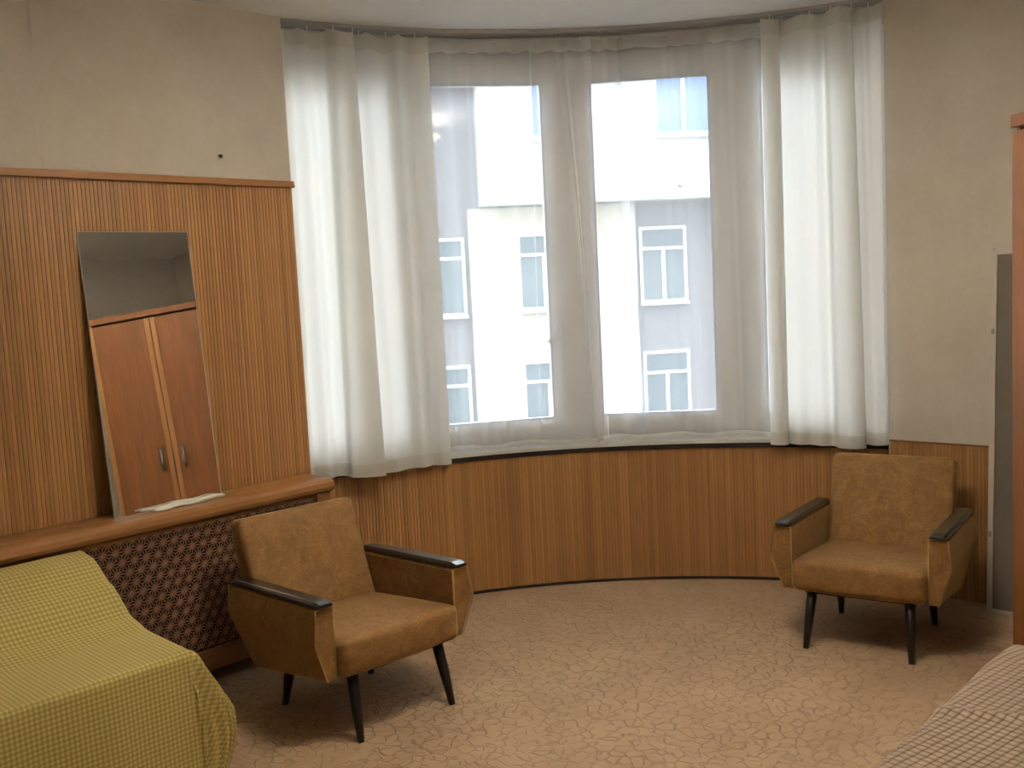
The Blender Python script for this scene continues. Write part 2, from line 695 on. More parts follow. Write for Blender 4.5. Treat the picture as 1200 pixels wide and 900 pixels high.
def window(i, a0, a1, handle):
    """a0 > a1: from the left jamb to the right jamb seen from the room"""
    p0, p1 = arc(a0, RC), arc(a1, RC)
    wdt = (p1 - p0).length
    mid = (p0 + p1) / 2
    root = empty('window_%d' % i, (mid.x, mid.y, 0), atan2(p1.y - p0.y, p1.x - p0.x))
    root['kind'] = 'structure'
    h = wdt / 2
    # local: x along the wall, +y outwards
    ring(-h, h, ZS + 0.006, 2.762, 0.062, -0.035, 0.035).build('frame', 'pvc', root, bevel=0.004)
    s = ring(-h + 0.05, h - 0.05, 0.792, 2.702, 0.088, -0.055, 0.02).build('sash', 'pvc', root, bevel=0.006)
    g0, g1, gz0, gz1 = -h + 0.138, h - 0.138, 0.880, 2.614
    ring(g0 - 0.001, g1 + 0.001, gz0 - 0.001, gz1 + 0.001, 0.007, -0.058, -0.05).build('gasket', 'dark', s)
    MB().box(g0, g1, -0.012, -0.006, gz0, gz1).build('pane', 'pane', root)
    if handle:
        hx = h - 0.092
        hb = MB().box(hx - 0.014, hx + 0.014, -0.064, -0.0545, 1.345, 1.415).build('handle', 'pvc', s, bevel=0.003)
        MB().tube([(hx, -0.062, 1.38), (hx, -0.095, 1.38), (hx - 0.012, -0.102, 1.372), (hx - 0.078, -0.102, 1.285)],
                  [0.008, 0.008, 0.009, 0.007], 8).build('lever', 'pvc', hb, smooth=True)
    for hz in (0.86, 2.63):
        MB().box(-h + 0.036, -h + 0.060, -0.066, -0.034, hz - 0.045, hz + 0.045).build('hinge_cover', 'pvc', root, bevel=0.004)
    return root


EDG = [170.2, 153.4, 135.8, 118.2, 103.4]
for i in range(4):
    window(i + 1, EDG[i], EDG[i + 1], i in (1,))
# corner posts between the window units
for i, a in enumerate(EDG[1:4]):
    mbp = MB()
    q = [arc(a + 0.75, RC - 0.030), arc(a - 0.75, RC - 0.030), arc(a - 0.8, RC + 0.05), arc(a + 0.8, RC + 0.05)]
    mbp.hexa([(v.x, v.y, ZS + 0.004) for v in q] + [(v.x, v.y, 2.764) for v in q])
    struct('trim_%d' % (5 + i), mbp, 'pvc', bevel=0.003)


# ------------------------------------------------------------------ curtains
def catmull(P, n):
    """P: list of tuples, returns n samples along the spline"""
    m = len(P) - 1
    outp = []
    for k in range(n):
        t = k / (n - 1) * m
        i = min(int(t), m - 1)
        f = t - i
        p = [P[max(i - 1, 0)], P[i], P[i + 1], P[min(i + 2, m)]]
        outp.append(tuple(0.5 * (2 * b + (c - a) * f + (2 * a - 5 * b + 4 * c - d) * f * f + (-a + 3 * b - 3 * c + d) * f ** 3)
                          for a, b, c, d in zip(*p)))
    return outp


def drape(r0, top, bot, ztop, zbot, nu=260, nz=26, rip=0.004, seed=0):
    """top, bot: control points (angle, depth). Returns sampler(u in 0..1, v in 0..1 from top)->Vector"""
    rnd = random.Random(seed)
    T, B = catmull(top, nu), catmull(bot, nu)
    ph = [rnd.uniform(0, 6.28) for _ in range(6)]

    def P(i, v, off=0.0):
        u = i / (nu - 1)
        k = v ** 0.8
        a = T[i][0] * (1 - k) + B[i][0] * k
        d = T[i][1] * (1 - k) + B[i][1] * k
        d += rip * (sin(47 * u + ph[0] + 1.2 * v) * (1 - 0.6 * v) + 0.7 * sin(83 * u + ph[1] - 0.8 * v) * (1 - 0.75 * v)
                    + 0.5 * sin(29 * u + ph[2] + 2.0 * v))
        zt, zb = ztop(u), zbot(u)
        return arc(a, r0 + d - off, zt * (1 - v) + zb * v)
    return P, nu, nz


def cloth_obj(name, sampler, v0, v1, mat, parent, off=0.0, uvs=(2.0, 2.0)):
    P, nu, nz = sampler
    rows = max(3, int(nz * abs(v1 - v0)) + 1)
    vs, uv = [], []
    for i in range(nu):
        for j in range(rows):
            v = v0 + (v1 - v0) * j / (rows - 1)
            vs.append(P(i, v, off))
            uv.append((i / (nu - 1) * uvs[0], v * uvs[1]))
    return mk(name, vs, grid_faces(nu, rows), mat, parent, uv, smooth=True)


def curtain(name, label, group, r0, top, bot, ztop, zbot, mats, seed, rip=0.004, head=0.034, hem=0.03, nu=260, hooks=8, cat='curtain'):
    smp = drape(r0, top, bot, ztop, zbot, nu=nu, rip=rip, seed=seed)
    a = sum(p[0] for p in top) / len(top)
    base = arc(a, r0, 0)
    root = empty(name, (base.x, base.y, zbot(0.5)))
    tag(root, label, cat, group)
    root_inv = Matrix.Translation(-Vector(root.location))

    def fix(o):
        o.data.transform(root_inv)
        return o
    fix(cloth_obj('fabric', smp, 0, 1, mats[0], root))
    if head:
        fix(cloth_obj('heading_tape', smp, 0.0, head, mats[1], root, 0.003))
    if hem:
        fix(cloth_obj('hem', smp, 1 - hem, 0.9995, mats[1], root, 0.003))
    P, nuu, _ = smp
    for k in range(hooks):
        i = int((k + 0.5) / hooks * (nuu - 1))
        p = P(i, 0.008)
        b = MB()
        b.tube([(p.x, p.y, p.z), (p.x, p.y, ZC - 0.020)], 0.0025, 5)
        fix(b.build('curtain_hook', 'pvc', root))
    return root


RCUR, RSH = 2.645, 2.728
ripple = lambda n, amp, z: (lambda u: z - amp * abs(sin(n * pi * u)))
topL = [(168.3, .02), (167.0, -.012), (165.8, .018), (164.5, -.006), (163.2, .02), (162.2, .0),
        (161.3, -.045), (160.0, -.060), (159.2, -.04), (159.7, -.014), (161.2, .016), (161.6, .036), (160.2, .045),
        (158.4, .012), (157.2, -.006), (155.9, .016), (154.6, -.008), (153.3, .012), (152.1, -.006), (151.0, .008)]
botL = [(168.3, .02), (167.2, -.02), (166.0, .016), (164.8, -.02), (163.7, .012), (162.7, .0),
        (162.3, -.045), (160.8, -.075), (159.0, -.06), (159.0, -.03), (160.8, .0), (161.9, .025), (160.4, .035),
        (158.0, .0), (156.8, -.016), (155.4, .004), (154.2, -.02), (153.0, .012), (152.0, -.012), (150.9, .004)]
curtain('curtain', 'white cotton curtain next to the panelled wall and mirror', 'white cotton curtains at the bay window', RCUR, topL, botL,
        ripple(7, 0.018, 2.818), lambda u: 0.700 + 0.008 * sin(9 * u) + 0.012 * (1 - u) ** 2, ('curtain', 'curtain2'), 3, rip=0.006)
topR = [(115.2, .0), (114.4, -.03), (113.6, -.03), (113.3, .0), (114.2, .03), (114.3, .045), (113.2, .03),
        (112.2, .0), (111.0, .012), (109.9, -.008), (108.9, .004), (108.2, -.035), (107.2, -.055), (106.2, -.04), (106.0, -.01),
        (107.0, .02), (107.2, .04), (106.0, .035), (105.0, .01), (104.2, .018), (103.1, .0)]
botR = [(115.2, .0), (114.5, -.035), (113.6, -.04), (113.2, -.01), (113.9, .015), (114.2, .03), (113.3, .02),
        (112.2, -.01), (111.0, .01), (109.8, -.02), (108.6, .0), (107.8, -.045), (106.6, -.07), (105.3, -.05), (105.2, -.02),
        (106.2, .01), (106.4, .03), (105.6, .03), (104.8, .0), (104.0, -.02), (103.0, .0)]
curtain('curtain', 'white cotton curtain above the armchair that stands by the insect screen', 'white cotton curtains at the bay window', RCUR,
        topR, botR, ripple(5, 0.016, 2.822), lambda u: 0.722 + 0.006 * sin(8 * u), ('curtain', 'curtain2'), 5, rip=0.006)


def wavy(a0, a1, n, amp, seed, extra=None):
    rnd = random.Random(seed)
    L = []
    for k in range(n):
        f = k / (n - 1)
        L.append((a0 + (a1 - a0) * f + rnd.uniform(-.25, .25), amp * (1 if k % 2 else -1) * rnd.uniform(.3, 1)))
    return L


tA = wavy(151.5, 133.2, 17, .008, 1)
bA = wavy(151.2, 134.4, 17, .010, 2)
bA[-5:] = [(134.6, -.012), (133.8, .012), (134.2, -.02), (133.4, -.006), (132.9, -.02)]
curtain('sheer_curtain', 'sheer white voile curtain over the window with the handle', 'sheer voile curtains at the bay window', RSH, tA, bA,
        ripple(8, 0.010, 2.822), lambda u: 0.752 + 0.007 * sin(14 * u), ('sheer', 'sheerhem'), 11, rip=0.0015, head=0.028, hem=0.012, nu=320)
tB = wavy(133.3, 114.3, 17, .008, 4)
bB = wavy(132.6, 114.2, 17, .010, 6)
tB[2:6] = [(131.3, -.015), (130.2, .012), (130.9, .024), (129.4, -.008)]
bB[2:6] = [(129.9, -.02), (128.5, .008), (129.5, .022), (127.8, -.012)]
curtain('sheer_curtain', 'sheer white voile curtain with a bunched fold over the handleless window', 'sheer voile curtains at the bay window', RSH + 0.020,
        tB, bB, ripple(9, 0.010, 2.822), lambda u: 0.752 + 0.006 * sin(17 * u + 1), ('sheer', 'sheerhem'), 13, rip=0.0015, head=0.028, hem=0.012, nu=320)

tr = empty('curtain_track', (arc(135, 2.69, 0).x, arc(135, 2.69, 0).y, ZC - 0.02))
tag(tr, 'curved white curtain track toned as grey shade fixed under the ceiling along the bay', 'curtain track')
for nm, ra, rb in (('track_rail', 2.630, 2.652), ('track_rail', 2.722, 2.744), ('track_board', 2.652, 2.722)):
    b = arc_block(103.4, 167.0, ra, rb, ZC - (0.018 if nm == 'track_rail' else 0.012), ZC - 0.0005, 48)
    o = b.build(nm, 'shadegrey', tr)
    o.data.transform(Matrix.Translation(-Vector(tr.location)))

# ------------------------------------------------------------------ radiator cover with shelf
XBOX = -3.752
YE = 2.832
box = empty('radiator_cover', (XBOX, YE - 1.6, 0))
tag(box, 'brown radiator cover with perforated star lattice and wooden shelf top', 'radiator cover')
T = Matrix.Translation(-Vector(box.location))


def part(mb, name, mat, parent=None, **k):
    o = mb.build(name, mat, parent or box, **k)
    o.data.transform(T)
    return o


YS0 = -0.55
# shelf with a deep rounded nose
prof = [(XL + 0.006, 0.760), (XBOX - 0.03, 0.760), (XBOX + 0.005, 0.755), (XBOX + 0.020, 0.742), (XBOX + 0.024, 0.722),
        (XBOX + 0.018, 0.706), (XBOX + 0.006, 0.699), (XL + 0.006, 0.699)]
n = len(prof)
part(MB().add([(x, YS0, z) for x, z in prof] + [(x, YE + 0.01, z) for x, z in prof],
              [tuple(range(n)), tuple(range(n, 2 * n))[::-1]] + [(i, i + n, (i + 1) % n + n, (i + 1) % n) for i in range(n)]),
     'shelf_top', 'shelf', bevel=0.002)
part(MB().box(XBOX - 0.018, XBOX, YE - 0.075, YE, 0.035, 0.699), 'end_stile', 'trimwood', bevel=0.002)
part(MB().box(XL + 0.006, XBOX - 0.018, YE - 0.018, YE, 0.0, 0.699), 'end_panel', 'trimwood', bevel=0.002)
part(MB().box(XBOX - 0.018, XBOX, YS0, YE - 0.075, 0.060, 0.150), 'bottom_rail', 'trimwood', bevel=0.002)
part(MB().box(XBOX - 0.016, XBOX - 0.004, YS0, YE - 0.075, 0.680, 0.699), 'top_rail', 'trimwood')
part(MB().box(XL + 0.006, XL + 0.012, YS0, YE - 0.02, 0.0, 0.699), 'backing', 'cavity')


def lattice(y0, y1, z0, z1, x, A=0.0500, bar=0.0038, th=0.004):
    """six-rayed star lattice: triangles split from their centre, each piece pierced"""
    H = A * sqrt(3) / 2
    vs, fs = [], []

    def pierced(tri):
        c = (sum(p[0] for p in tri) / 3, sum(p[1] for p in tri) / 3)
        # inset every side by bar/2
        area = abs((tri[1][0] - tri[0][0]) * (tri[2][1] - tri[0][1]) - (tri[2][0] - tri[0][0]) * (tri[1][1] - tri[0][1])) / 2
        sl = [sqrt((tri[i][0] - tri[(i + 1) % 3][0]) ** 2 + (tri[i][1] - tri[(i + 1) % 3][1]) ** 2) for i in range(3)]
        inr = 2 * area / sum(sl)
        ic = tuple(sum(sl[(i + 1) % 3] * tri[i][d] for i in range(3)) / sum(sl) for d in (0, 1))
        k = max(0.15, 1 - bar / 2 / inr)
        inn = [(ic[0] + (p[0] - ic[0]) * k, ic[1] + (p[1] - ic[1]) * k) for p in tri]
        if not all(y0 <= p[0] <= y1 and z0 <= p[1] <= z1 for p in tri):
            return
        b = len(vs)
        vs.extend([(x, p[0], p[1]) for p in tri] + [(x, p[0], p[1]) for p in inn] + [(x - th, p[0], p[1]) for p in inn])
        for i in range(3):
            j = (i + 1) % 3
            fs.append((b + i, b + j, b + 3 + j, b + 3 + i))
            fs.append((b + 3 + i, b + 3 + j, b + 6 + j, b + 6 + i))
    nr = int((z1 - z0) / H) + 2
    nc = int((y1 - y0) / A) + 3
    for r in range(nr):
        for c in range(-1, nc):
            ox = y0 + c * A + (A / 2 if r % 2 else 0)
            oz = z0 + r * H - 0.3 * H
            a, b_, t_ = (ox, oz), (ox + A, oz), (ox + A / 2, oz + H)
            d = (ox + 1.5 * A, oz + H)
            for tri in ((a, b_, t_), (b_, d, t_)):
                ce = (sum(p[0] for p in tri) / 3, sum(p[1] for p in tri) / 3)
                for i in range(3):
                    pierced((tri[i], tri[(i + 1) % 3], ce))
    return vs, fs


vs, fs = lattice(YS0, YE - 0.07, 0.135, 0.695, XBOX - 0.006)
lo = mk('lattice_panel', [Vector(v) + T.translation for v in vs], fs, 'screen', box)
tag(lo, kind='stuff')

# ------------------------------------------------------------------ mirror leaning on the wall, on the shelf
MY0, MY1, MH = 1.842, 2.318, 1.128
tilt = radians(5.4)
mir = empty('mirror', (-3.828, (MY0 + MY1) / 2, 0.7605))
tag(mir, 'tall frameless mirror leaning against the slatted wall on the shelf', 'mirror')
mir.rotation_euler = (0, -tilt, 0)
hw = (MY1 - MY0) / 2
MB().box(-0.004, -0.0008, -hw + 0.0015, hw - 0.0015, 0.0015, MH - 0.0015).build('backing', 'mirroredge', mir)
MB().box(-0.0007, 0.0, -hw + 0.002, hw - 0.002, 0.002, MH - 0.002).build('silvered_glass', 'mirror', mir)
eb = MB()
eb.box(-0.004, 0.0008, -hw, -hw + 0.002, 0, MH)
eb.box(-0.004, 0.0008, hw - 0.002, hw, 0, MH)
eb.box(-0.004, 0.0008, -hw + 0.002, hw - 0.002, 0, 0.002)
eb.box(-0.004, 0.0008, -hw + 0.002, hw - 0.002, MH - 0.002, MH)
eb.build('polished_edge', 'mirroredge', mir)

# white cloth roll that keeps the mirror from slipping
rc = random.Random(4)
pts = []
rad = []
N = 26
for i in range(N):
    f = i / (N - 1)
    pts.append((0.006 * sin(9 * f), -0.19 + 0.38 * f, 0.011 + 0.003 * sin(15 * f + 1)))
    rad.append(0.0105 * (0.45 + 0.55 * min(1, 6 * f, 6 * (1 - f))) + rc.uniform(-.0015, .0015))
cl = empty('cloth_roll', (-3.806, 2.130, 0.7605))
tag(cl, 'thin white rolled cloth on the shelf at the foot of the mirror', 'cloth')
MB().tube(pts, rad, 10).build('rolled_cloth', 'whitecloth', cl, smooth=True)
MB().tube([(p[0] + 0.012, p[1] * 0.8 - 0.02, p[2] * 0.7 - 0.001) for p in pts[3:-6]], [r * 0.55 for r in rad[3:-6]], 8).build('loose_edge', 'whitecloth', cl, smooth=True)

# nail in the wall above the panelling
nl = MB().tube([(XL - 0.002, 2.505, 2.214), (XL + 0.016, 2.503, 2.208)], [0.004, 0.003], 8)
nl.tube([(XL + 0.014, 2.503, 2.2085), (XL + 0.018, 2.503, 2.2075)], 0.0075, 8)
tag(nl.build('nail', 'iron', smooth=True), 'small dark nail in the wallpaper above the wooden rail', 'nail')


# ------------------------------------------------------------------ armchairs
def puffed(name, corners, mat, parent, bevel, seg=4, cuts=0, puff=None):
    bm = bmesh.new()
    vv = [bm.verts.new(c) for c in corners]
    for f in [(3, 2, 1, 0), (4, 5, 6, 7), (0, 1, 5, 4), (1, 2, 6, 5), (2, 3, 7, 6), (3, 0, 4, 7)]:
        bm.faces.new([vv[i] for i in f])
    bmesh.ops.recalc_face_normals(bm, faces=bm.faces)
    bmesh.ops.bevel(bm, geom=list(bm.edges), offset=bevel, segments=seg, profile=0.5, affect='EDGES')
    if cuts:
        long = [e for e in bm.edges if e.calc_length() > 0.15]
        bmesh.ops.subdivide_edges(bm, edges=long, cuts=cuts, use_grid_fill=True)
    if puff:
        for v in bm.verts:
            v.co += Vector(puff(v.co))
    for f in bm.faces:
        f.smooth = True
    me = bpy.data.meshes.new(name)
    bm.to_mesh(me)
    bm.free()
    me.materials.append(MT[mat])
    o = bpy.data.objects.new(name, me)
    COL.objects.link(o)
    o.parent = parent
    return o


def armchair():
    root = empty('armchair')
    SW = 0.272
    # seat: front is -y
    yf, yb = -0.338, 0.235

    def pf(c):
        fx = max(0, 1 - (c.x / SW) ** 2)
        fy = max(0, 1 - ((c.y + 0.06) / 0.30) ** 2)
        dz = 0.020 * fx * fy if c.z > 0.32 else 0.0
        dy = -0.008 * fx if c.y < yf + 0.02 else 0
        return (0, dy, dz)
    puffed('seat', [(-SW, yf, .246), (SW, yf, .246), (SW, yb, .205), (-SW, yb, .205),
                    (-SW, yf - .004, .384), (SW, yf - .004, .384), (SW, yb, .335), (-SW, yb, .335)], 'velour', root, 0.032, 4, 9, pf)
    # backrest leans back
    BW = 0.270
    y_f0, y_b0, z0 = 0.150, 0.285, 0.225
    y_f1, y_b1, z1 = 0.335, 0.425, 0.730

    def pb(c):
        fx = max(0, 1 - (c.x / BW) ** 2)
        fz = max(0, 1 - ((c.z - 0.5) / 0.24) ** 2)
        mid = 0.22 + (c.z - z0) / (z1 - z0) * 0.165
        return (0, -0.012 * fx * fz if c.y < mid else 0, 0)
    puffed('backrest', [(-BW, y_f0, z0), (BW, y_f0, z0), (BW, y_b0, z0 - .02), (-BW, y_b0, z0 - .02),
                        (-BW, y_f1, z1), (BW, y_f1, z1), (BW, y_b1, z1 - .018), (-BW, y_b1, z1 - .018)], 'velour', root, 0.024, 4, 7, pb)
    for s in (-1, 1):
        # arm block: five-sided section, front ring then rear ring
        fr = [(.276, -.302, .510), (.348, -.302, .510), (.366, -.312, .390), (.314, -.298, .244), (.276, -.298, .244)]
        rr = [(.276, .304, .490), (.348, .304, .490), (.366, .285, .400), (.314, .190, .178), (.276, .190, .178)]
        v8 = [(s * a, b, c) for a, b, c in fr + rr]
        fs = [(0, 1, 2, 3, 4), (9, 8, 7, 6, 5)] + [(i, i + 5, (i + 1) % 5 + 5, (i + 1) % 5) for i in range(5)]
        arm = MB().add(v8, fs).build('arm', 'velour', root, bevel=0.007, seg=3)
        # thin pale cords round the arm outlines, painting in their rim light
        for rg in (fr, rr):
            yo = -0.002 if rg is fr else 0.002
            q = [(s * a, b + yo, c) for a, b, c in rg]
            MB().tube(q + [q[0]], 0.0032, 6).build('rim_light_piping', 'rim_light_piping', arm, smooth=True)
        # lacquered pad, rounded towards the front
        pad = MB()
        P = [(-.318, .018, .000), (-.314, .030, .010), (-.285, .034, .018), (.10, .034, .019), (.29, .032, .017), (.302, .028, .008)]
        rings = []
        for (yy, hwid, th) in P:
            zb = 0.512 + (yy + .302) / .606 * (-0.020)
            xc = 0.312
            sec = [(-1, 0), (-1, .55), (-.72, 1), (.72, 1), (1, .55), (1, 0)]
            rings.append([(s * (xc + k * hwid), yy, zb + 0.004 + t * (th + .002)) for k, t in sec])
        vs_ = [p for r_ in rings for p in r_]
        fs_ = []
        for i in range(len(rings) - 1):
            for k in range(6):
                fs_.append((i * 6 + k, i * 6 + (k + 1) % 6, (i + 1) * 6 + (k + 1) % 6, (i + 1) * 6 + k))
        fs_ += [tuple(range(6)), tuple(range((len(rings) - 1) * 6, len(rings) * 6))]
        pad.add(vs_, fs_).build('armrest_pad', 'blackwood', root, bevel=0.002)
        # legs: tapered, splayed
        MB().tube([(s * .196, -.272, .262), (s * .206, -.305, .12), (s * .214, -.331, .0)], [.0225, .020, .0125], 8).build('leg', 'leg', root, smooth=True)
        MB().tube([(s * .190, .125, .232), (s * .200, .160, .11), (s * .206, .186, .0)], [.0225, .020, .0125], 8).build('leg', 'leg', root, smooth=True)
    MB().box(-.225, .225, -.285, -.235, .226, .250).build('seat_frame', 'underseat', root, bevel=0.003)
    MB().box(-.225, .225, .100, .150, .196, .222).build('seat_frame', 'underseat', root, bevel=0.003)
    return root


c1 = armchair()
c1.location = (-3.131, 2.421, 0)
c1.rotation_euler.z = 1.503
tag(c1, 'ochre velour armchair with its back to the radiator cover', 'armchair', 'ochre velour armchairs with black armrests')
c2 = copy_tree(c1)
c2.location = (-1.808, 4.272, 0)
c2.rotation_euler.z = 0.162
tag(c2, 'ochre velour armchair under the curtain, beside the insect screen', 'armchair', 'ochre velour armchairs with black armrests')


# ------------------------------------------------------------------ draped covers
def cover(name, x0, x1, y0, y1, over, ztop, mat, parent, r=0.03, res=0.02, zmin=0.01, flap=0.5, taper=None, wave=0.006, uv_rot=False, seed=0, wrinkle=None):
    """over = (west, east, south, north) overhang in metres, ztop(x, y) height of what lies below"""
    W, Eo, So, No = over
    nx = int((x1 - x0 + W + Eo) / res) + 1
    ny = int((y1 - y0 + So + No) / res) + 1
    vs, uv = [], []
    org = Vector(parent.location)
    for i in range(nx):
        p = x0 - W + (x1 - x0 + W + Eo) * i / (nx - 1)
        for j in range(ny):
            q = y0 - So + (y1 - y0 + So + No) * j / (ny - 1)
            cx, cy = min(max(p, x0), x1), min(max(q, y0), y1)
            ex, ey = p - cx, q - cy
            sx = (ex > 0) - (ex < 0)
            sy = (ey > 0) - (ey < 0)
            ax, ay = abs(ex), abs(ey)
            d = (ax ** 4 + ay ** 4) ** 0.25
            ln = sqrt(ax * ax + ay * ay)
            # rounded edge
            if d < r * pi / 2:
                h, z = r * sin(d / r), r * (1 - cos(d / r))
            else:
                h, z = r, r + d - r * pi / 2
            ox = oy = 0.0
            if ln > 0:
                along = q * ax / ln + p * ay / ln
                wv = wave * min(1, d / 0.25) * (sin(19 * along + seed) + 0.6 * sin(41 * along + 2 * seed))
                k = flap * 2 * ax * ay / (ax + ay) * (taper(d) if taper else 1)
                if flap > 0.3 and ax > 0 and ay > 0:
                    k -= 0.035 * exp(-((atan2(ay, ax) - 0.30) / 0.13) ** 2) * min(1, d / 0.12)
                ox = sx * (ax / ln * (h + wv + 0.03 * d) + 0.45 * k)
                oy = sy * (ay / ln * (h + wv + 0.03 * d) + 1.0 * k)
            zz = ztop(cx, cy) - z
            if wrinkle and not (sx or sy):
                zz += wrinkle(cx, cy)
            vs.append(Vector((cx + ox, cy + oy, max(zz, zmin))) - org)
            uv.append((p, q))
    o = mk(name, vs, grid_faces(nx, ny), mat, parent, uv, smooth=True)
    md = o.modifiers.new('cloth_thickness', 'SOLIDIFY')
    md.thickness = 0.004
    md.offset = -1
    return o


def interp(P, x):
    for (a, za), (b, zb) in zip(P, P[1:]):
        if x <= b:
            t = max(0.0, (x - a) / (b - a))
            t = t * t * (3 - 2 * t) * 0.5 + t * 0.5
            return za + (zb - za) * t
    return P[-1][1]


couch = empty('couch', (-3.3, 0.65, 0))
tag(couch, 'low couch draped in a yellow-green gingham cover beside the radiator cover', 'couch')
CP = [(-3.70, .700), (-3.64, .716), (-3.57, .704), (-3.44, .628), (-3.30, .530), (-3.20, .506), (-3.0, .496), (-2.94, .492)]
wr = lambda x, y: 0.004 * sin(14 * x + 9 * y) * exp(-((x + 3.15) ** 2) / .02 - ((y - 1.2) ** 2) / .02) + 0.003 * sin(6 * y + 3 * x)
cover('gingham_cover', -3.70, -2.935, -0.35, 1.605, (0.02, 0.47, 0.30, 0.34), lambda x, y: interp(CP, x), 'gingham', couch,
      r=0.022, res=0.011, flap=0.52, taper=lambda d: max(0.0, 1 - max(0, d - .22) / .30), wave=0.004, wrinkle=wr, seed=1.3)
bb = MB().box(-3.70, -2.96, -0.33, 1.57, 0.10, 0.478)
o = bb.build('seat_base', 'underseat', couch, bevel=0.01)
o.data.transform(Matrix.Translation(-Vector(couch.location)))
bb = MB().hexa([(-3.70, -0.33, .478), (-3.30, -0.33, .478), (-3.30, 1.57, .478), (-3.70, 1.57, .478),
                (-3.69, -0.33, .685), (-3.60, -0.33, .685), (-3.60, 1.57, .685), (-3.69, 1.57, .685)])
o = bb.build('bolster', 'underseat', couch, bevel=0.01)
o.data.transform(Matrix.Translation(-Vector(couch.location)))
for lx in (-3.64, -3.02):
    for ly in (-0.25, 1.49):
        o = MB().box(lx - .025, lx + .025, ly - .025, ly + .025, 0, 0.10).build('leg', 'leg', couch)
        o.data.transform(Matrix.Translation(-Vector(couch.location)))

bed = empty('bed', (-0.47, 2.25, 0))
tag(bed, 'low bed under a beige quilted bedspread beside the wardrobe', 'bed')


def bedtop(x, y):
    z = 0.452
    e = min(1.0, max(0.0, (y - 3.00) / 0.20))
    z -= 0.016 * e * e
    z += 0.007 * sin(5 * x + 3.5 * y) + 0.010 * exp(-((y - 2.62 - 0.35 * (x + .9)) / 0.022) ** 2)
    return z


cover('bedspread', -0.925, -0.02, 1.28, 3.215, (0.34, 0.34, 0.30, 0.30), bedtop, 'quilt', bed, r=0.035, res=0.02, flap=0.25, wave=0.006, seed=2.0, zmin=0.06)
o = MB().box(-0.905, -0.04, 1.30, 3.195, 0.12, 0.425).build('mattress', 'underseat', bed, bevel=0.02)
o.data.transform(Matrix.Translation(-Vector(bed.location)))
for lx in (-0.85, -0.10):
    for ly in (1.36, 3.12):
        o = MB().box(lx - .025, lx + .025, ly - .025, ly + .025, 0, 0.12).build('leg', 'leg', bed)
        o.data.transform(Matrix.Translation(-Vector(bed.location)))

# ------------------------------------------------------------------ wardrobe set across the corner (its doors show in the mirror)
WL, WDP, WH = 0.900, 0.50, 2.120
wd = empty('wardrobe', (-0.555, 3.433, 0), radians(135))
tag(wd, 'tall brown wooden wardrobe with two steel-handled doors, beyond the bed', 'wardrobe')
# local: x along the front from the bed side, front face at y = 0 facing +y


def wpart(mb, name, mat, parent=None, **k):
    return mb.build(name, mat, parent or wd, **k)


wpart(MB().box(0, 0.022, -WDP, -0.020, 0.0, WH - 0.045), 'side_panel', 'wardrobe', bevel=0.0015)
wpart(MB().box(WL - 0.022, WL, -WDP, -0.020, 0.0, WH - 0.045), 'side_panel', 'wardrobe', bevel=0.0015)
wpart(MB().box(0.022, WL - 0.022, -WDP, -WDP + 0.010, 0.06, WH - 0.045), 'back_panel', 'wardrobe')
wpart(MB().box(0.022, WL - 0.022, -WDP + 0.010, -0.020, 0.06, 0.08), 'floor_panel', 'wardrobe')
wpart(MB().box(0.022, WL - 0.022, -0.045, -0.030, 0.0, 0.06), 'plinth', 'wardrobe')
wpart(MB().box(-0.002, WL + 0.002, -WDP, 0.004, WH - 0.045, WH), 'cornice', 'wardrobe', bevel=0.003)
wpart(MB().box(0, 0.034, -0.020, 0.002, 0.0, WH - 0.056), 'front_stile', 'wardrobe_trim', bevel=0.0015)
ym = 0.445
for (ya, yb, hy, sg) in ((0.037, ym - 0.003, ym - 0.078, 1), (ym + 0.003, WL - 0.003, ym + 0.078, -1)):
    d = wpart(MB().box(ya, yb, -0.019, 0.0, 0.085, WH - 0.060), 'door', 'wardrobe', bevel=0.0015)
    ys = (yb - 0.036, yb) if sg > 0 else (ya, ya + 0.036)
    wpart(MB().box(ys[0], ys[1], 0.0, 0.008, 0.085, WH - 0.060), 'edge_strip', 'wardrobe_trim', d, bevel=0.002)
    wpart(MB().tube([(hy, 0.001, 0.955), (hy, 0.026, 0.960), (hy, 0.034, 1.0), (hy, 0.034, 1.06), (hy, 0.026, 1.10), (hy, 0.001, 1.105)],
                    [0.008, 0.009, 0.0105, 0.0105, 0.009, 0.008], 8), 'handle', 'steel', d, smooth=True)

# ------------------------------------------------------------------ insect screen leaning on the right wall
SX0, SX1, SH = -1.512, -0.93, 1.642
sc = empty('insect_screen', ((SX0 + SX1) / 2, 4.790, 0))
tag(sc, 'white-framed window insect screen leaning on the wall behind the wardrobe', 'insect screen')
sc.rotation_euler = (radians(-3.2), 0, 0)
hw = (SX1 - SX0) / 2
b = MB()
b.box(-hw, -hw + 0.024, -0.006, 0.006, 0, SH).box(hw - 0.024, hw, -0.006, 0.006, 0, SH)
b.box(-hw + 0.024, hw - 0.024, -0.006, 0.006, 0, 0.018).box(-hw + 0.024, hw - 0.024, -0.006, 0.006, SH - 0.018, SH)
b.build('frame', 'whiteframe', sc, bevel=0.002)
MB().box(-hw + 0.022, hw - 0.022, 0.000, 0.002, 0.016, SH - 0.016).build('mesh_panel', 'mesh', sc)
for z in (SH * 0.78, SH * 0.22):
    MB().box(-hw + 0.004, -hw + 0.016, -0.012, -0.005, z - 0.012, z + 0.012).build('clip', 'shadegrey', sc, bevel=0.002)
MB().box(-hw - 0.001, -hw + 0.012, -0.009, 0.008, SH - 0.004, SH + 0.012).build('corner_tab', 'whiteframe', sc, bevel=0.002)

